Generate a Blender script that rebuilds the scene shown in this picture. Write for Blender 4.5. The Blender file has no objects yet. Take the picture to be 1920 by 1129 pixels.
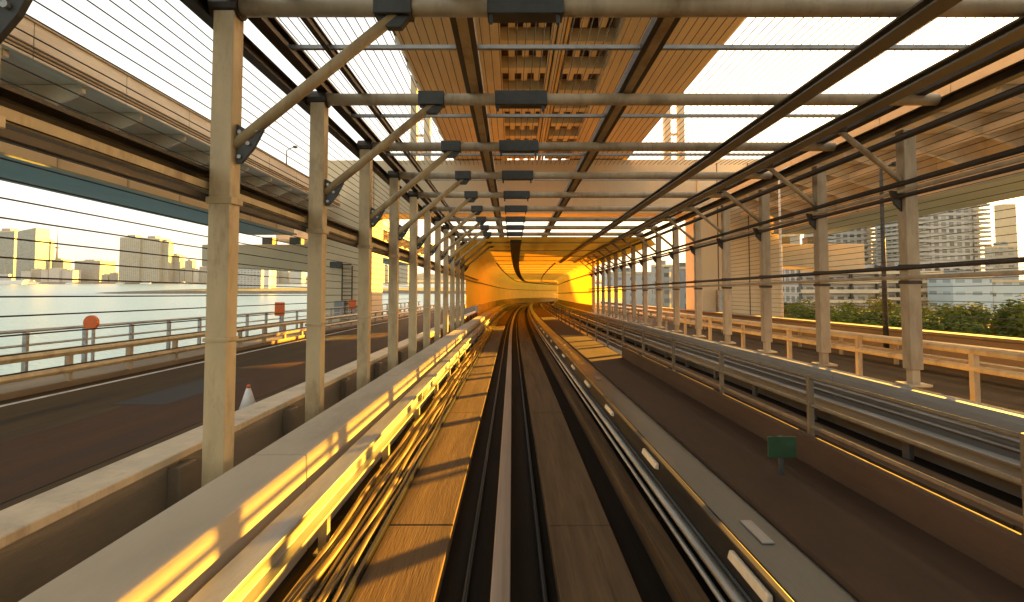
import bpy, math, random
from math import sin, cos, radians as R, pi
random.seed(7)
SC = bpy.context.scene
COL = SC.collection
# ------------------------------------------------------------------ camera, sky, sun, exposure
CAMZ = 25.0                       # camera height above the water
F, PITCH, PY0 = 960.0, R(2.5), 480.0   # focal length in photo pixels, pitch, principal row
cam = bpy.data.cameras.new('camera'); camo = bpy.data.objects.new('camera', cam); COL.objects.link(camo)
camo.location = (0, 0, CAMZ); camo.rotation_euler = (R(90) + PITCH, 0, 0)
cam.sensor_width = 36; cam.lens = 18; cam.shift_y = -(564.5 - PY0) / 1920
cam.clip_start = .05; cam.clip_end = 60000
SC.camera = camo
SUN_AZ, SUN_EL = R(50), R(9.1)    # to the right of the track, low
w = bpy.data.worlds.new('World'); SC.world = w; w.use_nodes = True
nt = w.node_tree; bg = nt.nodes['Background']
sky = nt.nodes.new('ShaderNodeTexSky'); sky.sky_type = 'NISHITA'; sky.sun_disc = False
sky.sun_elevation = SUN_EL; sky.sun_rotation = SUN_AZ
sky.air_density = 1.0; sky.dust_density = 6.0; sky.ozone_density = 1.0
tint = nt.nodes.new('ShaderNodeMix'); tint.data_type = 'RGBA'; tint.blend_type = 'MULTIPLY'; tint.inputs['Factor'].default_value = 1
tint.inputs['B'].default_value = (.40, .32, .24, 1)
nt.links.new(sky.outputs[0], tint.inputs['A'])
hz = nt.nodes.new('ShaderNodeMix'); hz.data_type = 'RGBA'; hz.blend_type = 'ADD'; hz.inputs['Factor'].default_value = 1
hz.inputs['B'].default_value = (1.52, 1.50, 1.40, 1)          # even milky haze over the whole sky
nt.links.new(tint.outputs['Result'], hz.inputs['A']); nt.links.new(hz.outputs['Result'], bg.inputs['Color']); bg.inputs['Strength'].default_value = .08
sl = bpy.data.lights.new('sun', 'SUN'); sl.energy = 5; sl.angle = R(.5); sl.color = (1, .47, .04)
so = bpy.data.objects.new('sun', sl); COL.objects.link(so)
so.rotation_euler = (R(90) - SUN_EL, 0, -SUN_AZ + pi)      # shines from front right
# lamp -Z must point away from the sun
from mathutils import Vector
sd = Vector((sin(SUN_AZ) * cos(SUN_EL), cos(SUN_AZ) * cos(SUN_EL), sin(SUN_EL)))
so.rotation_euler = sd.to_track_quat('Z', 'Y').to_euler()
SC.view_settings.view_transform = 'Standard'; SC.view_settings.look = 'None'
SC.view_settings.exposure = 3.1; SC.view_settings.gamma = 1
SC.cycles.max_bounces = 8; SC.cycles.diffuse_bounces = 5

# ------------------------------------------------------------------ helpers
def pix(px, py, Y):
    """world point at forward distance Y that the photo shows at pixel px, py"""
    u, v = px - 960, PY0 - py
    fy = F * cos(PITCH) - v * sin(PITCH); fz = F * sin(PITCH) + v * cos(PITCH)
    k = Y / fy
    return Vector((u * k, Y, CAMZ + fz * k))
SLOPE = .031
_tab = []
def _mk():
    x = y = th = 0.0; y = -20; ds = .5; s = -20.0
    while s < 260:
        _tab.append((x, y, th))
        c = 0 if s < 25 else (1 / 1500 if s < 105 else 1 / 130)
        x += sin(th) * ds; y += cos(th) * ds; th += c * ds; s += ds
_mk()
def path(s):
    i = (s + 20) / .5; k = max(0, min(len(_tab) - 2, int(i))); t = i - k
    a, b = _tab[k], _tab[k + 1]
    return [a[j] + (b[j] - a[j]) * t for j in range(3)]
def pt(u, s, h):
    """point at lateral offset u, distance s along the track, height h above the eye line of the track"""
    x, y, th = path(s)
    return Vector((x + u * cos(th), y - u * sin(th), CAMZ - SLOPE * s + h))
def head(s): return -path(s)[2]

class MB:
    def __init__(s): s.v = []; s.f = []
    def add(s, vs, fs):
        o = len(s.v); s.v += [Vector(v) for v in vs]; s.f += [[o + i for i in f] for f in fs]; return s
    def box(s, x0, x1, y0, y1, z0, z1):
        vs = [(x, y, z) for z in (z0, z1) for y in (y0, y1) for x in (x0, x1)]
        return s.add(vs, [(0, 2, 3, 1), (4, 5, 7, 6), (0, 1, 5, 4), (2, 6, 7, 3), (0, 4, 6, 2), (1, 3, 7, 5)])
    def bar(s, a, b, w, h=None, up=(0, 0, 1)):
        a, b = Vector(a), Vector(b); h = h or w; d = (b - a).normalized()
        x = d.cross(Vector(up))
        if x.length < 1e-4: x = Vector((1, 0, 0))
        x.normalize(); z = x.cross(d)
        vs = [p + x * i * w / 2 + z * j * h / 2 for p in (a, b) for j in (-1, 1) for i in (-1, 1)]
        return s.add(vs, [(0, 2, 3, 1), (4, 5, 7, 6), (0, 1, 5, 4), (2, 6, 7, 3), (0, 4, 6, 2), (1, 3, 7, 5)])
    def tube(s, a, b, r, n=12, r2=None):
        a, b = Vector(a), Vector(b); d = (b - a).normalized(); r2 = r if r2 is None else r2
        x = d.cross(Vector((0, 0, 1)))
        if x.length < 1e-4: x = Vector((1, 0, 0))
        x.normalize(); z = x.cross(d)
        vs = [p + (x * cos(2 * pi * k / n) + z * sin(2 * pi * k / n)) * q for p, q in ((a, r), (b, r2)) for k in range(n)]
        return s.add(vs, [(k, (k + 1) % n, n + (k + 1) % n, n + k) for k in range(n)] + [list(range(n))[::-1], list(range(n, 2 * n))])
    def prism(s, poly, a, b, f=lambda p, t: (p[0], t, p[1])):
        n = len(poly); vs = [f(p, t) for t in (a, b) for p in poly]
        return s.add(vs, [(k, (k + 1) % n, n + (k + 1) % n, n + k) for k in range(n)] + [list(range(n))[::-1], list(range(n, 2 * n))])
    def sweep(s, prof, s0, s1, step=4, closed=True, wob=None):
        ss = [s0]
        if s0 < 25 < s1 and not wob: ss.append(25)
        q = ss[-1]
        if wob or s0 >= 25 or s1 > 25:
            while q + step < s1 - .01: q += step; ss.append(q)
        ss.append(s1)
        n = len(prof); o = []
        for t in ss:
            du, dh = wob(t) if wob else (0, 0)
            o += [pt(u + du, t, h + dh) for u, h in prof]
        fs = []
        for k in range(len(ss) - 1):
            for i in range(n if closed else n - 1):
                j = (i + 1) % n; fs.append((k * n + i, k * n + j, (k + 1) * n + j, (k + 1) * n + i))
        if closed: fs += [list(range(n))[::-1], [(len(ss) - 1) * n + i for i in range(n)]]
        return s.add(o, fs)
    def build(s, name, mat, parent=None, org=None, smooth=False, bevel=0):
        org = Vector(org) if org is not None else (Vector((0, 0, 0)))
        me = bpy.data.meshes.new(name); me.from_pydata([v - org for v in s.v], [], s.f); me.update()
        import bmesh
        bm = bmesh.new(); bm.from_mesh(me); bmesh.ops.recalc_face_normals(bm, faces=bm.faces); bm.to_mesh(me); bm.free()
        me.materials.append(mat)
        o = bpy.data.objects.new(name, me); COL.objects.link(o)
        if parent is not None: o.parent = parent
        else: o.location = org
        if smooth:
            for p in me.polygons: p.use_smooth = len(p.vertices) == 4
        if bevel:
            m = o.modifiers.new('bevel', 'BEVEL'); m.width = bevel; m.segments = 2; m.limit_method = 'ANGLE'; m.angle_limit = R(40)
        return o
def rect(u0, u1, h0, h1): return [(u0, h0), (u1, h0), (u1, h1), (u0, h1)]
def ring(u, h, r, n=8): return [(u + r * cos(2 * pi * k / n), h + r * sin(2 * pi * k / n)) for k in range(n)]
def ibeam(u, h, w_, d_, t=.02):
    a, b = w_ / 2, d_ / 2
    return [(u - a, h - b), (u + a, h - b), (u + a, h - b + t), (u + t / 2, h - b + t), (u + t / 2, h + b - t), (u + a, h + b - t),
            (u + a, h + b), (u - a, h + b), (u - a, h + b - t), (u - t / 2, h + b - t), (u - t / 2, h - b + t), (u - a, h - b + t)]
def tag(o, label=None, cat=None, group=None, kind=None):
    if label: o['label'] = label
    if cat: o['category'] = cat
    if group: o['group'] = group
    if kind: o['kind'] = kind
    return o
def empty(name, loc, rz=0):
    o = bpy.data.objects.new(name, None); COL.objects.link(o); o.location = loc; o.rotation_euler = (0, 0, rz); o.empty_display_size = .2
    return o
def kids(o): return [c for c in bpy.data.objects if c.parent == o]
def copy_tree(o, parent=None):
    c = o.copy(); COL.objects.link(c); c.parent = parent
    for ch in kids(o): copy_tree(ch, c)
    return c
def swept(name, prof, s0, s1, mat, label=None, cat=None, group=None, kind=None, parent=None, smooth=False, bevel=0, step=4, wob=None):
    """one long member following the track"""
    m = MB().sweep(prof, s0, s1, step, wob=wob)
    u = sum(p[0] for p in prof) / len(prof); h = min(p[1] for p in prof)
    if parent is not None: return m.build(name, mat, parent, parent.location, smooth, bevel)
    o = m.build(name, mat, None, pt(u, s0, h), smooth, bevel)
    return tag(o, label, cat, group, kind)
ORD = 'first second third fourth fifth sixth seventh eighth ninth tenth eleventh twelfth thirteenth fourteenth fifteenth sixteenth seventeenth eighteenth nineteenth twentieth'.split()

# ------------------------------------------------------------------ materials
def lin(c): return tuple(((v / 12.92) if v <= .04045 else ((v + .055) / 1.055) ** 2.4) for v in c)
def mat(name, col, rough=.6, metal=0, var=.25, scale=3, stretch=(1, 1, 1), bump=.0, bscale=40, dirt=None, dirt_amt=.5, coords='Object', spec=.5):
    """painted / concrete / metal surface: two noises drive tone, roughness and a fine bump; col is linear"""
    m = bpy.data.materials.new(name); m.use_nodes = True; t = m.node_tree; N = t.nodes; L = t.links
    b = N['Principled BSDF']; b.inputs['Roughness'].default_value = rough; b.inputs['Metallic'].default_value = metal
    b.inputs['Specular IOR Level'].default_value = spec
    tc = N.new('ShaderNodeTexCoord'); mp = N.new('ShaderNodeMapping'); mp.inputs['Scale'].default_value = stretch
    oi = N.new('ShaderNodeObjectInfo'); vm = N.new('ShaderNodeVectorMath'); vm.operation = 'SCALE'; vm.inputs[0].default_value = (37, 53, 71)
    L.new(oi.outputs['Random'], vm.inputs['Scale']); ad = N.new('ShaderNodeVectorMath'); ad.operation = 'ADD'
    L.new(tc.outputs[coords], mp.inputs[0]); L.new(mp.outputs[0], ad.inputs[0]); L.new(vm.outputs[0], ad.inputs[1])
    n1 = N.new('ShaderNodeTexNoise'); n1.inputs['Scale'].default_value = scale; n1.inputs['Detail'].default_value = 6; n1.inputs['Roughness'].default_value = .65
    L.new(ad.outputs[0], n1.inputs['Vector'])
    r1 = N.new('ShaderNodeValToRGB'); r1.color_ramp.elements[0].position = .3; r1.color_ramp.elements[1].position = .7
    r1.color_ramp.elements[0].color = (*[c * (1 - var) for c in col], 1); r1.color_ramp.elements[1].color = (*[min(1, c * (1 + var)) for c in col], 1)
    L.new(n1.outputs['Fac'], r1.inputs['Fac']); out = r1.outputs['Color']
    if dirt:
        n2 = N.new('ShaderNodeTexNoise'); n2.inputs['Scale'].default_value = scale * .45; n2.inputs['Detail'].default_value = 8; n2.inputs['Roughness'].default_value = .75
        L.new(ad.outputs[0], n2.inputs['Vector'])
        r2 = N.new('ShaderNodeValToRGB'); r2.color_ramp.elements[0].position = .5; r2.color_ramp.elements[1].position = .68
        r2.color_ramp.elements[0].color = (0, 0, 0, 1); r2.color_ramp.elements[1].color = (dirt_amt,) * 3 + (1,)
        L.new(n2.outputs['Fac'], r2.inputs['Fac'])
        mx = N.new('ShaderNodeMix'); mx.data_type = 'RGBA'; mx.inputs['B'].default_value = (*dirt, 1)
        L.new(r2.outputs['Color'], mx.inputs['Factor']); L.new(out, mx.inputs['A']); out = mx.outputs['Result']
    vr = N.new('ShaderNodeMapRange'); vr.inputs['To Min'].default_value = .86; vr.inputs['To Max'].default_value = 1.1; L.new(oi.outputs['Random'], vr.inputs['Value'])
    hs = N.new('ShaderNodeHueSaturation'); L.new(vr.outputs[0], hs.inputs['Value']); L.new(out, hs.inputs['Color']); out = hs.outputs['Color']
    L.new(out, b.inputs['Base Color'])
    mr = N.new('ShaderNodeMapRange'); mr.inputs['To Min'].default_value = max(.03, rough - .12); mr.inputs['To Max'].default_value = min(1, rough + .15)
    L.new(n1.outputs['Fac'], mr.inputs['Value']); L.new(mr.outputs[0], b.inputs['Roughness'])
    if bump:
        n3 = N.new('ShaderNodeTexNoise'); n3.inputs['Scale'].default_value = bscale; n3.inputs['Detail'].default_value = 4
        L.new(ad.outputs[0], n3.inputs['Vector'])
        bp = N.new('ShaderNodeBump'); bp.inputs['Strength'].default_value = bump; bp.inputs['Distance'].default_value = .02
        L.new(n3.outputs['Fac'], bp.inputs['Height']); L.new(bp.outputs[0], b.inputs['Normal'])
    return m
M = {}
M['cream'] = mat('cream_paint', (.54, .42, .23), .45, 0, .14, 4, (1, 1, .35), .05, 60, (.20, .11, .045), .65)
M['creamr'] = mat('cream_paint_worn', (.46, .37, .24), .5, 0, .18, 4, (1, 1, .3), .05, 60, (.18, .12, .06), .6)
M['dark'] = mat('dark_steel', (.045, .035, .025), .45, .2, .4, 5, (1, .2, 1), .08, 50, (.12, .07, .03), .5)
M['purlin'] = mat('brown_grey_steel', (.15, .125, .09), .45, .1, .2, 5, (1, .15, 1), .06, 50, (.09, .055, .03), .5)
M['balc'] = mat('balcony_concrete', (.38, .37, .33), .75, 0, .15, .4)
M['olive'] = mat('olive_brown_paint', (.17, .135, .085), .5, .1, .25, 5, (1, 1, .4), .05, 60, (.08, .045, .02), .6)
M['darkgrey'] = mat('dark_grey_plate', (.055, .06, .058), .5, .2, .3, 6, (1, 1, 1), .05, 60)
M['wire'] = mat('wire_steel', (.035, .03, .026), .5, .5, .2, 6)
M['galv'] = mat('galvanised_steel', (.34, .35, .34), .44, .75, .25, 5, (1, .12, 1), .05, 50, (.15, .11, .07), .4)
M['railgreen'] = mat('grey_green_rail', (.085, .09, .072), .36, .3, .3, 5, (1, .1, 1), .05, 50, (.09, .06, .035), .5)
M['black'] = mat('black_rubber', (.012, .011, .010), .4, 0, .4, 6, (1, .1, 1), .1, 40)
M['conc'] = mat('concrete', (.24, .185, .12), .85, 0, .22, 1.2, (1, .25, 1), .25, 30, (.14, .11, .08), .6)
M['concwall'] = mat('white_wall_concrete', (.47, .41, .31), .85, 0, .14, 1.1, (1, .3, 1), .18, 30, (.22, .17, .11), .55)
M['greywall'] = mat('grey_wall_concrete', (.22, .23, .22), .6, 0, .16, 1.1, (1, .2, 1), .15, 30, (.10, .085, .06), .5)
M['concpier'] = mat('pier_concrete', (.56, .46, .30), .8, 0, .10, .25, (1, 1, .35), .15, 6, (.35, .28, .19), .5)
M['strip'] = mat('running_concrete', (.125, .082, .045), .75, 0, .3, 3, (2.2, .12, 1), .3, 35, (.045, .030, .018), .85, spec=.15)
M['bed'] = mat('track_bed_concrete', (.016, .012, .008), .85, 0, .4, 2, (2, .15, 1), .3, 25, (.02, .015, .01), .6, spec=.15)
M['walk'] = mat('walkway_concrete', (.085, .052, .032), .8, 0, .2, 1.5, (1, .35, 1), .25, 30, (.10, .06, .04), .6, spec=.15)
M['beam'] = mat('guide_beam_paint', (.34, .28, .23), .55, 0, .2, 3, (3, .08, 1), .1, 40, (.14, .10, .07), .5)
M['asphalt'] = mat('asphalt', (.070, .045, .018), .8, 0, .5, 1.2, (1.6, .1, 1), .35, 60, (.085, .045, .018), .7, spec=.15)
M['redlane'] = mat('red_lane', (.075, .036, .014), .8, 0, .3, 1.5, (2, .12, 1), .3, 60, (.05, .035, .028), .6, spec=.15)
M['whiteline'] = mat('road_paint', (.6, .58, .52), .7, 0, .15, 6, (1, .5, 1), .1, 60, (.1, .08, .06), .5)
M['deck'] = mat('viaduct_steel', (.66, .58, .45), .6, 0, .13, .5, (1, .3, 1), .08, 10, (.26, .17, .09), .5)
M['soffit'] = mat('deck_soffit', (.66, .50, .26), .6, 0, .14, .35, (1.5, .2, 1), .08, 10, (.28, .16, .06), .5)
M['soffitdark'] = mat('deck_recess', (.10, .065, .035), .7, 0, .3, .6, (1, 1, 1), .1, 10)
M['teal'] = mat('teal_flange', (.27, .32, .28), .55, 0, .18, .4, (1, .3, 1), .08, 8, (.13, .14, .10), .5)
M['orange'] = mat('orange_marker', (.75, .14, .015), .4, 0, .15, 8)
M['green'] = mat('green_sign', (.014, .05, .02), .5, 0, .2, 8)
M['insul'] = mat('cream_insulator', (.78, .68, .5), .35, 0, .1, 8)
M['white'] = mat('white_paint', (.75, .73, .68), .5, 0, .08, 3, (1, 1, 1), 0, 40, (.45, .4, .33), .4)
M['cable'] = mat('cable_sheath', (.16, .115, .06), .33, .2, .5, 8, (1, .08, 1), .15, 30, (.35, .24, .10), .7)
M['ballast'] = mat('ballast', (.20, .15, .09), .9, 0, .55, 14, (1, .6, 1), .9, 30, (.06, .045, .03), .7)
M['land'] = mat('land_ground', (.10, .10, .05), .95, 0, .4, .02, (1, 1, 1), .2, .5, (.18, .15, .11), .7)
M['rock'] = mat('shore_rock', (.09, .075, .06), .95, 0, .4, .2, (1, 1, 1), .6, .6)
M['grass'] = mat('island_grass', (.16, .14, .045), .95, 0, .4, .05, (1, 1, 1), .4, .6, (.10, .11, .03), .7)
M['bark'] = mat('bark', (.10, .075, .05), .9, 0, .3, 6, (1, 1, .3), .5, 20)
M['hill'] = mat('far_hill', (.10, .12, .09), .95, 0, .3, .003)
def leafmat(name, a, b):
    m = bpy.data.materials.new(name); m.use_nodes = True; t = m.node_tree; N = t.nodes; L = t.links
    p = N['Principled BSDF']; p.inputs['Roughness'].default_value = .9; p.inputs['Specular IOR Level'].default_value = .15
    tc = N.new('ShaderNodeTexCoord'); n = N.new('ShaderNodeTexNoise'); n.inputs['Scale'].default_value = .55; n.inputs['Detail'].default_value = 5
    L.new(tc.outputs['Object'], n.inputs['Vector']); r = N.new('ShaderNodeValToRGB')
    r.color_ramp.elements[0].position = .35; r.color_ramp.elements[1].position = .65
    r.color_ramp.elements[0].color = (*a, 1); r.color_ramp.elements[1].color = (*b, 1)
    L.new(n.outputs['Fac'], r.inputs['Fac']); L.new(r.outputs[0], p.inputs['Base Color'])
    tr = N.new('ShaderNodeBsdfTranslucent'); L.new(r.outputs[0], tr.inputs['Color'])
    mx = N.new('ShaderNodeMixShader'); mx.inputs[0].default_value = .12
    L.new(p.outputs[0], mx.inputs[1]); L.new(tr.outputs[0], mx.inputs[2]); L.new(mx.outputs[0], N['Material Output'].inputs['Surface'])
    return m
M['leaf'] = leafmat('foliage_dark', (.024, .045, .007), (.07, .10, .014))
M['leafy'] = leafmat('foliage_yellow', (.07, .085, .012), (.16, .14, .018))
def goldmat():
    """thin translucent yellow polycarbonate sheet"""
    m = bpy.data.materials.new('golden_panel'); m.use_nodes = True; t = m.node_tree; N = t.nodes; L = t.links
    p = N['Principled BSDF']; p.inputs['Roughness'].default_value = .4
    tc = N.new('ShaderNodeTexCoord'); n = N.new('ShaderNodeTexNoise'); n.inputs['Scale'].default_value = .4; n.inputs['Detail'].default_value = 5
    L.new(tc.outputs['Object'], n.inputs['Vector']); r = N.new('ShaderNodeValToRGB')
    r.color_ramp.elements[0].position = .3; r.color_ramp.elements[1].position = .75
    r.color_ramp.elements[0].color = (.80, .42, .03, 1); r.color_ramp.elements[1].color = (.88, .50, .05, 1)
    L.new(n.outputs['Fac'], r.inputs['Fac']); L.new(r.outputs[0], p.inputs['Base Color'])
    tr = N.new('ShaderNodeBsdfTranslucent'); L.new(r.outputs[0], tr.inputs['Color'])
    mx = N.new('ShaderNodeMixShader'); mx.inputs[0].default_value = .38
    L.new(p.outputs[0], mx.inputs[1]); L.new(tr.outputs[0], mx.inputs[2]); L.new(mx.outputs[0], N['Material Output'].inputs['Surface'])
    return m
M['gold'] = goldmat()
def watermat():
    m = bpy.data.materials.new('sea_water'); m.use_nodes = True; t = m.node_tree; N = t.nodes; L = t.links
    p = N['Principled BSDF']; p.inputs['Base Color'].default_value = (.09, .19, .26, 1); p.inputs['Roughness'].default_value = .3; p.inputs['Specular IOR Level'].default_value = .28
    tc = N.new('ShaderNodeTexCoord'); bs = []
    for sc_, st in ((.05, .5), (.35, .45)):
        n = N.new('ShaderNodeTexNoise'); n.inputs['Scale'].default_value = sc_; n.inputs['Detail'].default_value = 5
        L.new(tc.outputs['Object'], n.inputs['Vector']); b = N.new('ShaderNodeBump'); b.inputs['Strength'].default_value = st; b.inputs['Distance'].default_value = 1.2
        L.new(n.outputs['Fac'], b.inputs['Height']); bs.append(b)
    L.new(bs[0].outputs[0], bs[1].inputs['Normal']); L.new(bs[1].outputs[0], p.inputs['Normal'])
    return m
M['water'] = watermat()
def facade(name, wall, glass, sx, sz, fx=.6, fz=.55, rough=.5):
    """wall with a regular window pattern in object space"""
    m = bpy.data.materials.new(name); m.use_nodes = True; t = m.node_tree; N = t.nodes; L = t.links
    p = N['Principled BSDF']; tc = N.new('ShaderNodeTexCoord'); sp = N.new('ShaderNodeSeparateXYZ'); L.new(tc.outputs['Object'], sp.inputs[0])
    def math_(op, a, b=None):
        n = N.new('ShaderNodeMath'); n.operation = op
        for i, q in enumerate((a, b)):
            if q is None: continue
            if isinstance(q, (int, float)): n.inputs[i].default_value = q
            else: L.new(q, n.inputs[i])
        return n.outputs[0]
    xy = math_('ADD', sp.outputs['X'], sp.outputs['Y'])
    a = math_('LESS_THAN', math_('FRACT', math_('DIVIDE', xy, sx)), fx); b = math_('LESS_THAN', math_('FRACT', math_('DIVIDE', sp.outputs['Z'], sz)), fz)
    k = math_('MULTIPLY', a, b)
    n = N.new('ShaderNodeTexNoise'); n.inputs['Scale'].default_value = .08; n.inputs['Detail'].default_value = 6; L.new(tc.outputs['Object'], n.inputs['Vector'])
    r = N.new('ShaderNodeValToRGB'); r.color_ramp.elements[0].color = (*[c * .75 for c in wall], 1); r.color_ramp.elements[1].color = (*[min(1, c * 1.2) for c in wall], 1)
    L.new(n.outputs['Fac'], r.inputs['Fac'])
    cv = N.new('ShaderNodeCombineXYZ'); L.new(math_('FLOOR', math_('DIVIDE', xy, sx)), cv.inputs[0]); L.new(math_('FLOOR', math_('DIVIDE', sp.outputs['Z'], sz)), cv.inputs[1])
    wn = N.new('ShaderNodeTexWhiteNoise'); wn.noise_dimensions = '2D'; L.new(cv.outputs[0], wn.inputs['Vector'])
    gr_ = N.new('ShaderNodeValToRGB'); gr_.color_ramp.elements[0].color = (*[c * .55 for c in glass], 1); gr_.color_ramp.elements[1].color = (*[min(1, g_ * .5 + c * .6) for g_, c in zip(wall, glass)], 1)
    L.new(wn.outputs['Value'], gr_.inputs['Fac'])
    mx = N.new('ShaderNodeMix'); mx.data_type = 'RGBA'; L.new(k, mx.inputs['Factor']); L.new(r.outputs[0], mx.inputs['A']); L.new(gr_.outputs[0], mx.inputs['B'])
    L.new(mx.outputs['Result'], p.inputs['Base Color'])
    rr = math_('SUBTRACT', rough, math_('MULTIPLY', k, rough - .15)); L.new(rr, p.inputs['Roughness'])
    return m
M['f_glass'] = facade('tower_glass', (.16, .24, .26), (.07, .13, .15), 6, 4, .8, .7, .3)
M['f_beige'] = facade('beige_block', (.27, .27, .23), (.18, .19, .17), 9, 5, .5, .45)
M['f_grey'] = facade('grey_block', (.22, .24, .24), (.15, .16, .16), 7, 5, .55, .5)
M['f_white'] = facade('white_block', (.42, .42, .40), (.24, .26, .26), 6, 4, .5, .4)
M['f_condo'] = facade('condo_wall', (.42, .41, .37), (.11, .11, .10), 3.3, 2.9, .62, .58)
M['f_apt'] = facade('apartment_wall', (.42, .39, .34), (.10, .10, .10), 3.0, 2.8, .66, .6)
M['f_blue'] = facade('pale_blue_block', (.42, .50, .52), (.22, .28, .30), 5, 3.6, .55, .3)

# ------------------------------------------------------------------ setting: water, land, far shore, island
wt = MB().add([(-30000, -6000, 0), (30000, -6000, 0), (30000, 45000, 0), (-30000, 45000, 0)], [(0, 1, 2, 3)]).build('water', M['water']); tag(wt, kind='structure')
ld = MB().prism([(34, -400), (34, 150), (30, 420), (60, 900), (2500, 1400), (2500, -400)], -2, 4, lambda p, t: (p[0], p[1], t)).build('ground', M['land'], None, (34, 0, 0)); tag(ld, kind='structure')
def strip_land(name, pts, Y0, Y1, h, m):
    """low land between two distances with an uneven outline"""
    mb = MB(); n = len(pts)
    a = [(x, Y0 + dy, 0) for x, dy in pts]; b = [(x * 1.0 + 6, Y0 + dy + 14, h) for x, dy in pts]; c = [(x, Y1, h * 1.15) for x, dy in pts]
    for i in range(n - 1):
        mb.add([a[i], a[i + 1], b[i + 1], b[i]], [(0, 1, 2, 3)]); mb.add([b[i], b[i + 1], c[i + 1], c[i]], [(0, 1, 2, 3)])
    o = mb.build(name, m); return tag(o, kind='structure')
strip_land('far_shore', [(-4200 + 140 * i, random.uniform(-40, 40)) for i in range(40)], 2350, 4200, 7, M['rock'])
# island: rocky skirt with a grassy top
p0 = [(-700 + 22 * i, max(0, 60 - 9 * i) + random.uniform(-4, 4)) for i in range(36)]
def island():
    mb = MB(); g = MB(); x0 = pix(145, 549, 830).x
    xs = [x0 + 18 * i for i in range(38)]
    a = [(x, 830 + random.uniform(-3, 3) + (30 - 10 * i if i < 3 else 0), -.5) for i, x in enumerate(xs)]
    b = [(x + 3, 845 + random.uniform(-3, 3) + (20 - 6 * i if i < 3 else 0), min(4.4, .8 + i * .7) + random.uniform(-.3, .3)) for i, x in enumerate(xs)]
    c = [(x + 3, 960, min(7.5, 1 + i * .6) + random.uniform(-.6, .6)) for i, x in enumerate(xs)]
    d = [(x + 3, 1060, -.5) for x in xs]
    for i in range(len(xs) - 1):
        mb.add([a[i], a[i + 1], b[i + 1], b[i]], [(0, 1, 2, 3)])
        g.add([b[i], b[i + 1], c[i + 1], c[i]], [(0, 1, 2, 3)]); g.add([c[i], c[i + 1], d[i + 1], d[i]], [(0, 1, 2, 3)])
    tag(mb.build('shore_rocks', M['rock']), kind='structure'); tag(g.build('island', M['grass']), kind='structure')
island()
hl = MB()
for i in range(30):
    x0, x1 = -2600 + i * 90, -2600 + (i + 1) * 90
    h0, h1 = [60 + 45 * sin(k * .63) + 30 * sin(k * 1.7) for k in (i, i + 1)]
    hl.add([(x0, 4300, 0), (x1, 4300, 0), (x1, 4700, h1), (x0, 4700, h0)], [(0, 1, 2, 3)])
    hl.add([(x0, 4700, h0), (x1, 4700, h1), (x1, 5300, 0), (x0, 5300, 0)], [(0, 1, 2, 3)])
tag(hl.build('hills', M['hill']), kind='structure')

# ------------------------------------------------------------------ bridge floor
S1 = 150
swept('bridge_deck', rect(-14.7, 16.2, -3.4, -2.72), -12, S1, M['conc'], kind='structure')
swept('road', rect(-12.0, -3.74, -2.72, -2.5), -12, S1, M['asphalt'], kind='structure')
swept('road', rect(7.35, 15.2, -2.72, -2.45), -12, S1, M['asphalt'], kind='structure')
swept('red_lane', rect(-8.6, -6.1, -2.5, -2.494), 2, 60, M['redlane'], kind='structure')
swept('lane_marking', rect(-4.4, -4.25, -2.5, -2.494), -8, 100, M['whiteline'], kind='structure')
swept('lane_marking', rect(-11.5, -11.35, -2.5, -2.494), -8, 100, M['whiteline'], kind='structure')
swept('pavement', rect(-14.7, -12.0, -2.72, -2.34), -12, S1, M['conc'], kind='structure', bevel=.02)
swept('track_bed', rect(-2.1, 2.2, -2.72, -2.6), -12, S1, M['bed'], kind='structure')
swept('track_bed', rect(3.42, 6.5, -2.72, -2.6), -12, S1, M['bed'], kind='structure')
swept('walkway', rect(2.22, 3.42, -2.72, -1.9), -12, S1, M['walk'], kind='structure', bevel=.01)
for c, sgn in ((-.11, 1), (4.96, -1)):
    for a, b in ((-1.2, -.52), (.5, 1.16)):
        u0, u1 = (c + a, c + b) if sgn > 0 else (c + a * .8, c + b * .8)
        m = MB(); s = -10.0          # cast in bays with open joints
        while s < 120:
            L_ = 5.2; m.sweep(rect(u0, u1, -2.6, -2.46 + random.uniform(-.004, .004)), s, s + L_ - .02, 5.18); s += L_
        tag(m.build('track_slab', M['strip'], None, pt(u0, -10, -2.6), bevel=.008), kind='structure')
swept('guide_beam', rect(-.175, -.015, -2.6, -2.42), -10, 130, M['beam'], 'slim pale beam standing along the middle of the near track', 'guide beam', bevel=.012)
swept('guide_beam', rect(4.9, 5.02, -2.6, -2.36), -10, 130, M['beam'], 'slim dim beam along the middle of the opposite track', 'guide beam', bevel=.012)
for u in (-.40, .28):
    swept('cable', ring(u, -2.57, .022, 8), -10, 130, M['black'], 'thin black cable on the bed %s of the pale centre beam' % ('left' if u < 0 else 'right'), 'cable', smooth=True)

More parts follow.
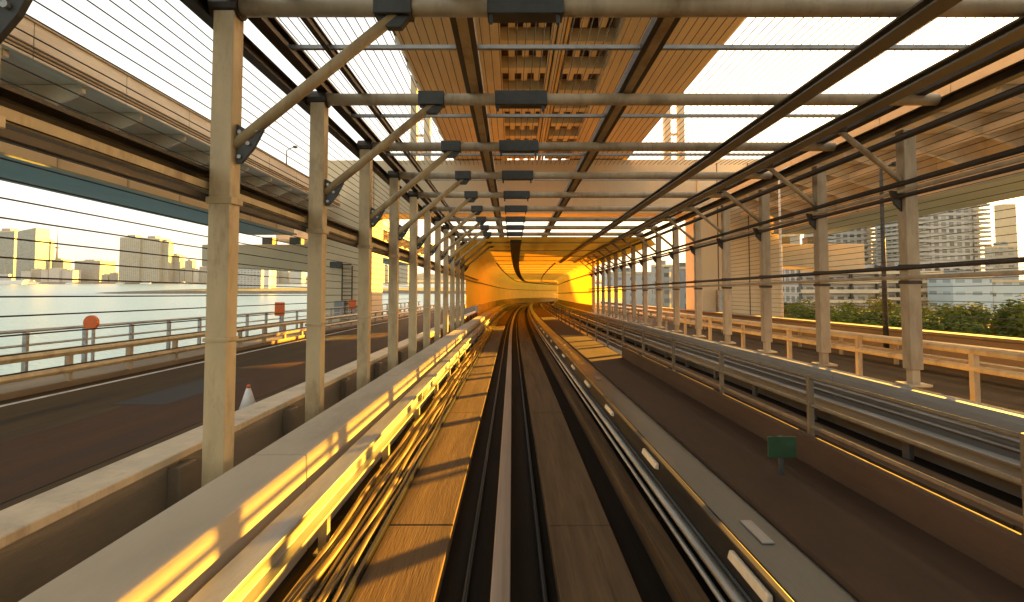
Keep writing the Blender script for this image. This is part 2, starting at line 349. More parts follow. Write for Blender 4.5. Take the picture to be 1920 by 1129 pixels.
rdm = random.Random(4)
M['patch'] = mat('asphalt_patch', (.026, .022, .018), .85, 0, .3, 3, (1, 1, 1), .4, 60)
M['iron'] = mat('drain_iron', (.05, .04, .03), .5, .6, .3, 9)
for k in range(7):
    s = 3 + 9 * k; swept('lane_marking', rect(-7.9, -7.76, -2.5, -2.4955), s, s + 4.5, M['whiteline'], kind='structure')
for k in range(5):
    s = 4 + 7.5 * k + rdm.random() * 3; u = rdm.uniform(-11, -6.2) if k % 2 else rdm.uniform(-5.9, -5.2)
    swept('road_patch', rect(u, u + rdm.uniform(.7, 1.3), -2.494, -2.4905), s, s + rdm.uniform(1.5, 4), M['patch'], kind='structure')
for k in range(4):
    s = 6.2 + 8 * k; tag(MB().sweep(rect(-4.2, -3.9, -2.5, -2.488), s, s + .5).build('drain_cover', M['iron'], None, pt(-4.05, s, -2.5)), 'iron drain cover in the left road beside the parapet, %s from the near end' % ORD[k], 'drain cover', 'drain covers in the left road')
# left of the near track: wall, rail, cables
def wall_thing(name, prof, s0, s1, m, label, joints, jm=None, seg=5.124):
    """concrete wall cast in segments: one thing, each cast segment shows a joint"""
    mb = MB(); s = s0
    while s < s1 - .1:
        e = min(s + seg, s1); mb.sweep(prof, s, e - joints, 4); s = e
    u = sum(p[0] for p in prof) / len(prof)
    return tag(mb.build(name, m, None, pt(u, s0, min(p[1] for p in prof)), bevel=.015), label, 'wall')
wall_thing('concrete_wall', [(-2.67, -2.72), (-2.08, -2.72), (-2.12, -1.65), (-2.67, -1.65)], -10, 130, M['concwall'], 'long pale concrete wall along the left edge of the near track', .014)
wall_thing('concrete_wall', [(6.5, -2.72), (6.85, -2.72), (6.85, -1.62), (6.82, -1.58), (6.56, -1.58), (6.5, -1.66)], -10, 130, M['greywall'], 'long grey concrete wall at the right of the opposite track, below the side posts', .014)
pl_ = empty('concrete_parapet', pt(-3.3, -10, -2.72)); tag(pl_, 'cream capped parapet between the left road and the row of left posts', 'parapet')
def rel(o, m, name, mt, bevel=0, smooth=False): return m.build(name, mt, o, o.location, smooth, bevel)
mb = MB(); s = -10
while s < 60: mb.sweep(rect(-3.74, -3.42, -2.72, -1.68), s, s + 2.55, 2.6); s += 2.562
rel(pl_, mb, 'wall', M['conc'], .012)
rel(pl_, MB().sweep(rect(-3.80, -3.37, -1.68, -1.6), -10, 60), 'coping', M['creamr'], .012)
for k in range(24):
    s = -7.5 + 2.562 * k; rel(pl_, MB().sweep(rect(-3.42, -3.30, -2.72, -1.72), s - .14, s + .14), 'buttress', M['conc'], .01)
gl = empty('guide_rail', pt(-1.85, -10, -2.6)); tag(gl, 'galvanised guide rail along the foot of the left pale wall', 'guide rail')
rel(gl, MB().sweep([(-1.97, -1.86), (-1.75, -1.86), (-1.75, -1.90), (-1.84, -1.91), (-1.84, -2.08), (-1.75, -2.09), (-1.75, -2.12), (-1.97, -2.12)], -10, 130), 'rail', M['galv'], .006)
for k in range(12): rel(gl, MB().sweep(rect(-1.745, -1.732, -2.07, -1.92), -5.2 + 7.686 * k, -4.7 + 7.686 * k), 'joint_plate', M['darkgrey'], .003)
def bracket(mb, u0, u1, s, z): mb.sweep(rect(u0, u1, -2.6, z), s - .05, s + .05); mb.sweep(rect(u0 - .03, u1 + .03, -2.6, -2.57), s - .1, s + .1)
for k in range(30):
    mb = MB(); bracket(mb, -1.95, -1.86, -7.5 + 2.562 * k, -2.12); rel(gl, mb, 'bracket', M['galv'], .004)
bl = swept('ballast', rect(-1.86, -1.36, -2.6, -2.5), -10, 120, M['ballast'], kind='stuff')
tag(bl, 'brown gravel bed beside the left guide rail', 'gravel')
# loose stones on it
mb = MB()
for k in range(2600):
    s = 2.2 + 60 * random.random() ** 1.6; u = random.uniform(-1.84, -1.38); r = random.uniform(.012, .034)
    c = pt(u, s, -2.5 + r * .5)
    vs = [c + Vector((random.uniform(.7, 1.2) * r * x, random.uniform(.7, 1.3) * r * y, random.uniform(.7, 1.1) * r * z)) for x, y, z in ((1, 0, 0), (-1, 0, 0), (0, 1, 0), (0, -1, 0), (0, 0, 1), (0, 0, -1))]
    mb.add(vs, [(0, 2, 4), (2, 1, 4), (1, 3, 4), (3, 0, 4), (2, 0, 5), (1, 2, 5), (3, 1, 5), (0, 3, 5)])
tag(mb.build('stones', M['ballast'], None, pt(-1.6, 2.2, -2.5)), 'loose brown stones scattered over the gravel beside the cables', 'stones', kind='stuff')
CW = ['nearest the left guide rail', 'second out from the left guide rail', 'third out from the left guide rail', 'fourth out from the left guide rail', 'fifth out from the left guide rail', 'sixth out from the left guide rail', 'nearest the left running slab']
for k in range(7):
    ph = random.uniform(0, 6); am = .016; r = (.028, .02, .034, .022, .03, .018, .026)[k]
    wob = lambda t, ph=ph, am=am, k=k: (am * sin(t * .9 + ph) + am * .8 * sin(t * 2.3 + 2 * ph), .012 * sin(t * 1.7 + ph))
    swept('cable', ring(-1.80 + k * .066, -2.44 + r * .3, r, 8), -2, 75, M['cable'], 'brown cable lying loose on the gravel, ' + CW[k], 'cable', 'cables along the left of the near track', smooth=True, step=.4, wob=wob)
swept('kerb_strip', rect(-1.35, -1.315, -2.6, -2.40), -10, 120, M['black'], 'thin black edge strip along the left running slab', 'edge strip')

# right of the near track: ledge, pipe, conductor rail with insulators, guide rail
swept('concrete_ledge', rect(1.36, 1.56, -2.6, -2.40), -10, 130, M['strip'], 'narrow brown concrete ledge beside the right running slab', 'ledge', bevel=.01)
swept('pipe', ring(1.63, -2.2, .045, 12), -10, 130, M['galv'], 'shiny steel pipe under the dark conductor rail of the near track', 'pipe', smooth=True)
swept('pipe', ring(1.60, -2.33, .025, 10), -10, 130, M['galv'], 'thin steel pipe just above the narrow brown ledge', 'pipe', smooth=True)
cr = empty('conductor_rail', pt(1.72, -10, -2.6)); tag(cr, 'black conductor rail with cream insulators beside the near track', 'conductor rail')
rel(cr, MB().sweep(rect(1.72, 1.78, -2.3, -1.93), -10, 130), 'rail', M['black'], .008)
rel(cr, MB().sweep(rect(1.69, 1.716, -2.24, -2.18), -10, 130), 'contact_strip', M['galv'], .004)
for k in range(16):
    s = 3.75 + 2.62 * k
    o = MB().sweep([(1.655, -2.03), (1.715, -2.05), (1.715, -1.97), (1.675, -1.965)], s - .3, s + .3, .6); rel(cr, o, 'insulator', M['insul'], .012)
gr = empty('guide_rail', pt(2.0, -10, -2.6)); tag(gr, 'broad grey green guide rail between the near track and the walkway', 'guide rail')
rel(gr, MB().sweep([(1.80, -1.945), (2.2, -1.945), (2.2, -2.0), (2.02, -2.01), (2.02, -2.24), (2.16, -2.25), (2.16, -2.3), (1.82, -2.3), (1.82, -2.25), (1.94, -2.24), (1.94, -2.01), (1.80, -2.0)], -10, 130), 'rail', M['railgreen'], .008)
for k in range(30): rel(gr, MB().sweep(rect(1.86, 2.1, -2.6, -2.3), -7.2 + 2.562 * k, -7.05 + 2.562 * k), 'bracket', M['railgreen'], .004)
for k in range(12): rel(gr, MB().sweep(rect(1.95, 2.05, -1.945, -1.932), -3.6 + 7.686 * k, -3.2 + 7.686 * k), 'joint_plate', M['galv'], .003)
# opposite track side equipment
go = empty('guide_rail', pt(3.75, -10, -2.6)); tag(go, 'steel guide rail at the left of the opposite track, behind the walkway railing', 'guide rail')
rel(go, MB().sweep([(3.62, -2.0), (3.86, -2.0), (3.86, -2.05), (3.78, -2.06), (3.78, -2.24), (3.86, -2.25), (3.86, -2.3), (3.62, -2.3)], -10, 130), 'rail', M['railgreen'], .006)
for k in range(30): rel(go, MB().sweep(rect(3.64, 3.74, -2.6, -2.3), -7.2 + 2.562 * k, -7.05 + 2.562 * k), 'bracket', M['railgreen'], .004)
g2 = empty('guide_rail', pt(6.2, -10, -2.6)); tag(g2, 'steel guide rail at the foot of the right grey wall', 'guide rail')
rel(g2, MB().sweep([(6.12, -2.06), (6.3, -2.06), (6.3, -2.3), (6.12, -2.3), (6.12, -2.26), (6.22, -2.25), (6.22, -2.12), (6.12, -2.1)], -10, 130), 'rail', M['galv'], .006)
for k in range(30): rel(g2, MB().sweep(rect(6.24, 6.32, -2.6, -2.3), -7.2 + 2.562 * k, -7.05 + 2.562 * k), 'bracket', M['galv'], .004)
for u, h, r, lb in ((6.42, -1.86, .03, 'upper thin pipe clipped to the face of the right grey wall'), (6.42, -1.98, .035, 'lower thin pipe clipped to the face of the right grey wall'), (4.0, -2.42, .05, 'dull pipe on the bed beside the left guide rail of the opposite track')):
    swept('pipe', ring(u, h, r, 10), -10, 130, M['galv'], lb, 'pipe', smooth=True)
# added shade kerb and railing on the walkway
swept('shade_kerb', [(3.30, -1.9), (3.42, -1.9), (3.42, -1.60), (3.30, -1.60)], -10, 15.5, M['walk'], 'low brown kerb added along the right edge of the walkway to shade it', 'shade kerb', bevel=.01)  # kerb added to keep the low sun off the walkway and right slab
rg = empty('walkway_railing', pt(3.5, 0, -1.9)); tag(rg, 'olive brown pipe railing between the walkway and the opposite track', 'railing')
for k in range(24):
    s = 3.54 + 2.562 * k
    rel(rg, MB().sweep(rect(3.485, 3.545, -2.3, -.95), s - .03, s + .03), 'post', M['olive'], .006)
for h in (-.98, -1.30, -1.55):  # lowest rail added to dim the sun on the kerb top
    rel(rg, MB().sweep(ring(3.515, h, .02, 10), -6, 64), 'rail', M['olive'], 0, True)
gs = empty('marker_board', pt(2.85, 5.5, -1.9)); tag(gs, 'small green marker board standing on the brown walkway', 'marker board')
rel(gs, MB().sweep(rect(2.70, 3.0, -1.72, -1.5), 5.48, 5.5), 'board', M['green'], .004)
rel(gs, MB().sweep(rect(2.83, 2.87, -1.9, -1.5), 5.5, 5.53), 'leg', M['darkgrey'])

# ------------------------------------------------------------------ canopy over the tracks
D, SF = 2.562, 2.75
B = Vector((-3.0, 0, -2.72))
def part(root, m, name, mt, bevel=0, smooth=False, base=B):
    m.v = [v - base for v in m.v]
    return m.build(name, mt, root, None, smooth, bevel)
root = empty('canopy_frame', (0, 0, 0))
p = part(root, MB().box(-3.11, -2.89, -.1, .1, -2.68, 3.04), 'post', M['cream'], .012)
part(p, MB().box(-3.135, -2.865, -.115, .115, .93, 1.0), 'collar', M['cream'], .006); part(p, MB().box(-3.13, -2.87, -.11, .11, -.48, -.44), 'collar', M['cream'], .006)
part(root, MB().box(-3.22, -2.78, -.19, .19, -2.72, -2.68), 'base_plate', M['creamr'], .006)
part(root, MB().tube((-2.87, 0, 3.03), (6.62, 0, 3.03), .092, 18), 'crossbeam', M['creamr'], 0, True)
part(root, MB().tube((-2.9, 0, 1.56), (-1.22, 0, 2.96), .062, 14), 'knee_brace', M['cream'], 0, True)
for g_ in ([(-2.88, 1.36), (-2.82, 1.37), (-2.70, 1.52), (-2.60, 1.72), (-2.66, 1.78), (-2.78, 1.72), (-2.88, 1.78)],):
    part(root, MB().prism(g_, -.02, .02), 'gusset_plate', M['darkgrey'], .004)
for bu, bh in ((-2.84, 1.43), (-2.84, 1.69), (-2.75, 1.57), (-2.67, 1.71)): part(p, MB().tube((bu, -.045, bh), (bu, .045, bh), .022, 8), 'bolt', M['galv'])
for bu, by in ((-3.19, .13), (-2.81, .13), (-2.81, -.13), (-3.19, -.13)): part(p, MB().tube((bu, by, -2.68), (bu, by, -2.63), .02, 8), 'bolt', M['galv'])
part(root, MB().box(-1.45, -1.05, -.105, .105, 2.925, 3.135).prism([(-1.43, 2.93), (-1.07, 2.93), (-1.17, 2.80), (-1.32, 2.80)], -.05, .05), 'gusset_plate', M['darkgrey'], .008)
part(root, MB().box(-.26, .54, -.11, .11, 2.92, 3.14).box(-.24, -.2, -.08, -.05, 2.82, 2.93).box(.46, .5, -.08, -.05, 2.82, 2.93), 'sleeve', M['darkgrey'], .008)
part(root, MB().tube((-3.16, 0, 3.03), (-2.86, 0, 3.03), .13, 14), 'end_cap', M['dark'], .01)
for k in range(12):
    o = root if k == 0 else copy_tree(root); s = SF + D * k
    o.location = pt(-3, s, -2.72); o.rotation_euler.z = head(s)
    if k == 0: lb = 'nearest cream canopy frame, only its brace and beam reach the top left corner'
    elif k < 8: lb = 'cream canopy frame with post, brace and crossbeam, %s whole one from the near end' % ORD[k - 1]
    else: lb = 'small far cream canopy frame, %s from the near end, close to the golden tunnel' % ORD[k - 1]
    tag(o, lb, 'canopy frame', 'canopy frames over the tracks')
cb = tag(MB().box(-2.9, 6.5, -.03, .03, 0, .05).build('cross_bar', M['galv']), None, 'cross bar', 'thin cross bars of the canopy')
for k in range(6):
    o = cb if k == 0 else cb.copy()
    if k: COL.objects.link(o)
    s = SF + D * (k + .48); o.location = pt(0, s, 3.18); o.rotation_euler.z = head(s)
    o['label'] = 'thin grey roof bar in the %s gap between canopy frames from the near end' % ORD[k]
# side posts on the right
BR = Vector((6.98, 0, -1.58))
rp = empty('side_post', (0, 0, 0))
p = part(rp, MB().box(6.87, 7.09, -.1, .1, -1.3, 2.9), 'post', M['creamr'], .012, base=BR)
for z_ in (.18, .46): part(p, MB().box(6.855, 7.105, -.115, .115, z_, z_ + .06), 'collar', M['dark'], .006, base=BR)
part(rp, MB().box(6.91, 7.05, -.07, .07, -1.58, -1.3).box(6.78, 7.18, -.17, .17, -1.58, -1.54), 'base_plate', M['creamr'], .008, base=BR)
part(rp, MB().tube((5.75, 0, 2.95), (6.9, 0, 1.98), .05, 12), 'knee_brace', M['creamr'], 0, True, base=BR)
part(rp, MB().prism([(6.87, 1.45), (6.87, 1.82), (6.66, 1.82), (6.74, 1.58)], -.02, .02), 'gusset_plate', M['dark'], .004, base=BR)
part(rp, MB().box(5.6, 5.9, -.08, .08, 2.86, 2.97), 'bracket', M['dark'], .006, base=BR)
for k in range(18):
    o = rp if k == 0 else copy_tree(rp); s = 1.30 + D * k
    o.location = pt(6.98, s, -1.58); o.rotation_euler.z = head(s)
    if k < 3: lb = 'cream side post right of the opposite track, out of frame on the near side'
    if k == 3: lb = 'nearest cream side post in view, in front of the pale condominium tower'
    elif k > 3: lb = 'cream side post on the right wall, %s from the near end of those in view' % ORD[k - 3]
    tag(o, lb, 'post', 'side posts on the right wall')
for o in [x for x in list(bpy.data.objects) if x.get('label', '').endswith('out of frame on the near side')]:
    for c in kids(o):
        for g in kids(c): bpy.data.objects.remove(g)
        bpy.data.objects.remove(c)
    bpy.data.objects.remove(o)

# long members
E = 46.5
swept('eave_beam', ibeam(-2.93, 3.23, .16, .2, .03), -4, E, M['dark'], 'dark inner eave beam running over the left posts', 'eave beam')
swept('eave_beam', ibeam(-3.24, 3.0, .13, .16, .03), -4, E, M['dark'], 'dark outer eave beam just outside the left posts', 'eave beam')
swept('purlin', ibeam(-2.38, 3.2, .07, .12, .02), -4, E, M['dark'], 'slim dark purlin nearest the left eave, above the crossbeams', 'purlin')
swept('purlin', ibeam(4.2, 2.87, .24, .12, .025), -4, E, M['purlin'], 'dark purlin under the crossbeams, first right of the right ceiling rail', 'purlin')
swept('purlin', ibeam(5.5, 2.87, .24, .12, .025), -4, E, M['purlin'], 'dark purlin under the crossbeams, second right of the right ceiling rail', 'purlin')
swept('eave_beam', ibeam(6.32, 3.17, .16, .2, .03), -4, E, M['dark'], 'dark upper eave beam along the right edge of the canopy roof', 'eave beam')
swept('eave_beam', ibeam(6.74, 2.98, .14, .16, .03), -4, E, M['dark'], 'dark lower eave beam between the right posts and the canopy roof', 'eave beam')
swept('pipe', ring(6.62, 2.66, .06, 12), -4, E, M['dark'], 'dark pipe hung below the right eave beams', 'pipe', smooth=True)
for a, b, lb in ((-.68, -.48, 'ceiling rail of two dark bars left of the black sleeves'), (1.70, 1.9, 'ceiling rail of two dark bars right of the black sleeves')):
    e = empty('ceiling_rail', pt((a + b) / 2, -4, 3.16)); tag(e, lb, 'ceiling rail')
    for u in (a, b): rel(e, MB().sweep(rect(u - .035, u + .035, 3.15, 3.28), -4, E), 'bar', M['dark'], .004)
    rel(e, MB().sweep(rect(a + .04, b - .04, 3.14, 3.17), -4, E), 'cover_strip', M['cream'])  # cream strip between the two dark bars
g = empty('side_rail', pt(-3.0, -4, 1.1)); tag(g, 'double dark and cream side rail across the left posts at mid height', 'side rail')
rel(g, MB().sweep([(-3.30, 1.30), (-3.14, 1.30), (-3.14, 1.27), (-3.28, 1.27), (-3.28, 1.12), (-3.30, 1.12)], -4, E), 'channel', M['dark'])
rel(g, MB().sweep(rect(-3.24, -3.14, 1.06, 1.16), -4, E), 'rail', M['cream'], .008)
rel(g, MB().sweep(rect(-3.22, -3.13, .96, 1.03), -4, E), 'rail', M['dark'], .006)
g = empty('side_rail', pt(6.8, -4, 1.8)); tag(g, 'double dark side rail across the right posts below the eave', 'side rail')
rel(g, MB().sweep(ring(6.82, 1.93, .045, 12), -4, E), 'rail', M['dark'], 0, True)
rel(g, MB().sweep(ring(6.82, 1.80, .035, 12), -4, E), 'rail', M['creamr'], 0, True)
rel(g, MB().sweep(ring(6.82, 1.71, .04, 12), -4, E), 'rail', M['dark'], 0, True)
g = empty('hand_rail', pt(6.82, -4, .27)); tag(g, 'pair of brown pipes across the right posts at eye level', 'hand rail')
rel(g, MB().sweep(ring(6.83, .46, .04, 12), -4, E), 'rail', M['dark'], 0, True)
rel(g, MB().sweep(ring(6.83, .29, .035, 12), -4, E), 'rail', M['creamr'], 0, True)
g = empty('wire_screen', pt(-3.1, -4, -.5)); tag(g, 'open screen of thin level wires strung along the left posts', 'wire screen')
for k in range(28): rel(g, MB().sweep(ring(-3.13, -.50 + .121 * k, .0055, 5), -4, 15.56), 'wire', M['wire'])
g = empty('wire_screen', pt(1.7, -4, 3.3)); tag(g, 'open screen of thin wires strung along the canopy roof', 'wire screen')
for k in range(80): rel(g, MB().sweep(ring(-2.8 + .1145 * k, 3.31, .0062, 5), -4, 13.0), 'wire', M['wire'])
g = empty('wire_screen', pt(7.1, -4, -.5)); tag(g, 'open screen of thin level wires strung along the right posts', 'wire screen')
for k in range(28): rel(g, MB().sweep(ring(7.11, -.6 + .121 * k, .0055, 5), -4, 16.7), 'wire', M['wire'])

# ------------------------------------------------------------------ golden tunnel
tn = empty('tunnel', pt(2, 27, -1.6)); tag(tn, 'golden translucent tunnel closing over the tracks far ahead', 'tunnel')
def sheet(prof, s0, s1, name, m): return rel(tn, MB().sweep(prof, s0, s1, 3, closed=False), name, m, 0, True)
TE = 190
sheet([(-3.4, 1.15), (-3.3, 1.9), (-2.95, 2.4), (-2.3, 2.78), (-1.5, 2.9)], 27, TE, 'cove', M['gold'])
sheet([(-1.5, 2.9), (6.5, 2.9), (7.05, 2.8), (7.3, 2.5)], 25.9, TE, 'roof', M['gold'])
sheet([(-3.4, -1.0), (-3.4, 1.15)], 37, TE, 'side_panel', M['gold'])
sheet([(7.3, 2.5), (7.3, -1.0)], 47, TE, 'side_panel', M['gold'])
rel(tn, MB().sweep(rect(-3.5, -3.3, -2.6, -1.0), 47, TE, 3), 'plinth', M['concwall'])
rel(tn, MB().sweep(rect(7.25, 7.45, -2.6, -1.0), 47, TE, 3), 'plinth', M['concwall'])
for k in range(26):
    s = 28.4 + 5.124 * k
    if s > 165: break
    rel(tn, MB().sweep(rect(-1.5, 6.6, 2.82, 2.88), s - .05, s + .05), 'rib', M['soffit'])
for u, h in ((-1.55, 2.84), (3.8, 2.85), (7.2, 1.9), (-3.3, 1.1), (7.2, .2)):
    rel(tn, MB().sweep(rect(u - .05, u + .05, h - .05, h + .05), 47, TE, 3), 'stringer', M['dark'])
rel(tn, MB().sweep(rect(-.1, .5, 2.74, 2.86), 27, TE, 3), 'duct', M['darkgrey'])
rel(tn, MB().sweep(rect(7.15, 7.4, -1.0, 2.6), 46.7, 47), 'frame', M['dark'])

# ------------------------------------------------------------------ portal pier
PZ0, PZ1 = 46.8, 50.5
pr = empty('portal_pier', pt(2, 48, -25)); tag(pr, 'huge pale concrete portal pier straddling tracks and roads', 'pier')
def pbox(u0, u1, h0, h1, s0=PZ0, s1=PZ1): return MB().sweep(rect(u0, u1, h0, h1), s0, s1, 10)
rel(pr, pbox(-17.6, -13.0, -26, 12.4), 'column', M['concpier'], .08)
c = rel(pr, pbox(16.8, 24.4, -26, 12.4), 'column', M['concpier'], .08)
mb = MB()
for u in (18.6, 21.4): mb.sweep(rect(u - .04, u + .04, -4, 12), PZ0 - .03, PZ0 + .05)
mb.build('seam', M['soffitdark'], c, pr.location)
mb = MB().sweep(ring(22.6, 4, .25, 12), PZ0 - .35, PZ0 - .1)
p = pt(22.6, PZ0 - .35, 0); mb = MB().tube(p + Vector((0, 0, -4)), p + Vector((0, 0, 12)), .18, 12)
mb.build('drain_pipe', M['white'], c, pr.location)
rel(pr, pbox(-13.0, 16.8, 7.4, 12.4, PZ0 + .15), 'crossbeam', M['concpier'], .06)
for a, b in ((-29, -17.6), (24.4, 32)):
    rel(pr, MB().sweep([(a, 2.6), (b, 2.0), (b, 4.6), (a, 4.6)], PZ0 + .3, PZ1 - .3), 'bracket_arm', M['concpier'], .05)
for u in (-23.3, -20.7, 25.2, 27.8):
    rel(pr, pbox(u - .5, u + .5, 4.6, 5.36, 47.9, 48.9), 'bearing', M['darkgrey'], .04)
# ladder and box on the left column
p = pt(-15.2, PZ0, 0)
ldr = MB()
for du in (-.45, .45): ldr.bar(p + Vector((du, -.25, -2.5)), p + Vector((du, -.25, 2.6)), .09)
for k in range(14): ldr.bar(p + Vector((-.45, -.25, -2.3 + .36 * k)), p + Vector((.45, -.25, -2.3 + .36 * k)), .05)
ld_ = empty('ladder', p + Vector((0, -.25, -2.5))); tag(ld_, 'thin dark ladder fixed to the left column of the pier', 'ladder'); rel(ld_, ldr, 'rails', M['dark'])
bx = empty('control_box', p + Vector((-.3, -.3, -1.8))); tag(bx, 'grey control box beside the ladder on the left pier column', 'control box')
rel(bx, MB().box(p.x - 1.0, p.x - .1, p.y - .8, p.y - .02, p.z - 1.9, p.z - .6), 'case', M['galv'], .03); rel(bx, MB().box(p.x - .9, p.x - .2, p.y - .82, p.y - .8, p.z - 1.8, p.z - .7), 'door', M['f_grey'])
fl = empty('floodlight', p + Vector((-.9, -.5, 2.6))); tag(fl, 'unlit floodlight on a bracket at the top of the pier ladder', 'floodlight')
rel(fl, MB().box(p.x - 1.4, p.x - .4, p.y - .9, p.y - .3, p.z + 2.4, p.z + 2.95), 'head', M['darkgrey'], .05); rel(fl, MB().bar(p + Vector((-.5, -.4, 2.7)), p + Vector((.3, -.02, 2.7)), .1), 'arm', M['darkgrey'])
p = pt(17.9, PZ0, 0)
bx = empty('control_box', p + Vector((1, -.4, -2))); tag(bx, 'slim grey cabinet on the right pier column, behind the side posts', 'cabinet')
rel(bx, MB().box(p.x + .4, p.x + 1.6, p.y - .7, p.y - .02, p.z - 1.9, p.z + .4), 'case', M['galv'], .04); rel(bx, MB().box(p.x + .35, p.x + 1.65, p.y - .75, p.y - .02, p.z - 2.1, p.z - 1.9), 'base', M['darkgrey'])
# masts standing on the portal beam
for u, lb in ((-9.6, 'pale steel mast pair on the pier beam, left of the centre deck'), (14.6, 'pale steel mast pair on the pier beam, right of the centre deck')):
    o = empty('mast', pt(u, 48.5, 12.4)); tag(o, lb, 'mast')
    for du in (0, 1.3): rel(o, MB().sweep(rect(u + du - .3, u + du + .3, 12.4, 21), 48.2, 48.8), 'column', M['concpier'], .03)
    mb = MB()
    for k in range(5): mb.sweep(rect(u, u + 1.3, 13.5 + 1.6 * k, 13.7 + 1.6 * k), 48.4, 48.6)
    rel(o, mb, 'tie', M['concpier'])

# ------------------------------------------------------------------ centre deck above
cd = empty('elevated_road', pt(2.5, -6, 12.5)); tag(cd, 'wide brown steel road deck high above the canopy', 'elevated road')
for a, b in ((-5.6, -.6), (5.2, 10.6)):
    rel(cd, MB().sweep(rect(a, b, 12.5, 14.0), -14, 51), 'girder', M['soffit'], .03)
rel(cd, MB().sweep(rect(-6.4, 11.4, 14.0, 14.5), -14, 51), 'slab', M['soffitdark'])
for u in (-6.4, 11.2): rel(cd, MB().sweep(rect(u, u + .2, 14.5, 15.6), -14, 51), 'parapet', M['deck'])
for k in range(20):
    s = -12 + 3.1 * k
    mb = MB().sweep(rect(-.6, 1.9, 12.7, 13.4), s, s + .7).sweep(rect(2.9, 5.2, 12.7, 13.4), s + .1, s + .8)
    for a in (-.2, .55, 1.3, 3.3, 4.2): mb.sweep(rect(a, a + .35, 12.95, 13.6), s + .9, s + 2.3)
    rel(cd, mb, 'cross_frame', M['soffit'])
for u, h, w_ in ((2.05, 12.9, .22), (2.4, 12.8, .3), (2.72, 12.95, .15)): rel(cd, MB().sweep(rect(u - w_ / 2, u + w_ / 2, h - .15, h + .15), -14, 51), 'pipe', M['soffit'])
for k in range(19):
    s = -10 + 3.1 * k; a = [pt(-5.6, s, 14.0), pt(-5.6, s, 12.9), pt(-6.35, s, 13.85), pt(-6.35, s, 14.0)]
    mb = MB().prism([(-5.6, 13.98), (-5.6, 12.8), (-5.75, 12.8), (-6.35, 13.7), (-6.35, 13.98)], 0, .25, lambda p, t, s=s: pt(p[0], s + t, p[1]))
    rel(cd, mb, 'bracket', M['deck'])
# ------------------------------------------------------------------ side viaducts
def viaduct(sg, ue, us, ub0, ub1, runs, label, zt=9.0):
    """ue parapet line, box girder between ub0 and ub1"""
    o = empty('elevated_road', pt(ub0, runs[0][0], 5.4)); tag(o, label, 'elevated road')
    def rr(a, b, h0, h1): return rect(min(a, b), max(a, b), h0, h1)
    for s0, s1 in runs:
        rel(o, MB().sweep(rr(ub0, ub1, 5.5, 7.9), s0, s1), 'girder', M['deck'], .03)
        rel(o, MB().sweep(rr(ub0 - sg * .25, ub1 + sg * .25, 5.38, 5.5), s0, s1), 'bottom_flange', M['teal'], .02)
        rel(o, MB().sweep(rr(ue, ub1 + sg * 4, 7.9, 8.2), s0, s1), 'slab', M['deck'])
        mb = MB(); s = s0
        while s < s1 - .2:
            e = min(s + 4.1, s1); mb.sweep(rr(ue - sg * .12, ue + sg * .12, 7.78, zt), s, e - .03); s = e
        rel(o, mb, 'parapet', M['deck'], .02)
        rel(o, MB().sweep(rr(ue - sg * .18, ue + sg * .2, zt, zt + .1), s0, s1), 'coping', M['creamr'], .02)
        for h in (8.0, 8.14): rel(o, MB().sweep(rr(ue - sg * .17, ue - sg * .12, h, h + .05), s0, s1), 'conduit', M['dark'])
        rel(o, MB().sweep(rr(us - .12, us + .12, 6.95, 7.3), s0, s1), 'stringer', M['deck'], .02)
        for k in range(int((s1 - s0) / 3)):
            s = s0 + 1 + 3 * k
            f = lambda p, t, s=s: pt(p[0], s + t, p[1])
            mb = MB().prism([(ub0, 6.0), (ub0, 7.88), (ue + sg * .2, 7.88), (ue + sg * .2, 7.6)][::1], 0, .18, f)
            mb.sweep(rr(us - .1, us + .1, 7.3, 7.9), s + .3, s + .5)
            rel(o, mb, 'bracket', M['deck'])
        for k in range(int((s1 - s0) / 4.1)):
            s = s0 + 1.5 + 4.1 * k
            rel(o, MB().sweep(rr(ub0, ub1, 5.5, 7.9), s, s + .02) if False else MB().sweep(rr(ub0 - sg * .06, ub0, 5.5, 7.88), s, s + .12), 'stiffener', M['deck'])
    return o
vl = viaduct(-1, -16, -17.8, -20, -24, [(-12, 46.3), (51, 95)], 'beige elevated road with a teal underside, above the left road')
vr = viaduct(1, 18.2, 20.6, 23.4, 28, [(-12, 46.3)], 'golden beige elevated road above the right road')
mb = MB()
def lamp(name, base, h, arm, m, label, cat='street lamp', r=.09):
    o = empty(name, base); tag(o, label, cat)
    rel(o, MB().tube(base, base + Vector((0, 0, h)), r, 10, r * .6), 'pole', m, 0, True)
    t = base + Vector((0, 0, h))
    rel(o, MB().tube(t, t + Vector((arm, 0, .25)), r * .5, 8), 'arm', m, 0, True)
    q = t + Vector((arm, 0, .25))
    rel(o, MB().box(min(q.x, q.x + arm * .5), max(q.x, q.x + arm * .5), q.y - .15, q.y + .15, q.z - .08, q.z + .08), 'head', m, .03)
    return o
lamp('street_lamp', pt(-17, 38, 8.2), 2.6, .5, M['darkgrey'], 'small dark street lamp standing on the left elevated road', r=.06)
lamp('street_lamp', pix(1467, 610, 30), 9.0, .5, M['white'], 'slim white street lamp beside the right road, in front of the pier', r=.09)
lamp('street_lamp', pix(1662, 655, 20), 7.0, .45, M['darkgrey'], 'dark green street lamp beside the right road, left of the condominium tower', r=.10)

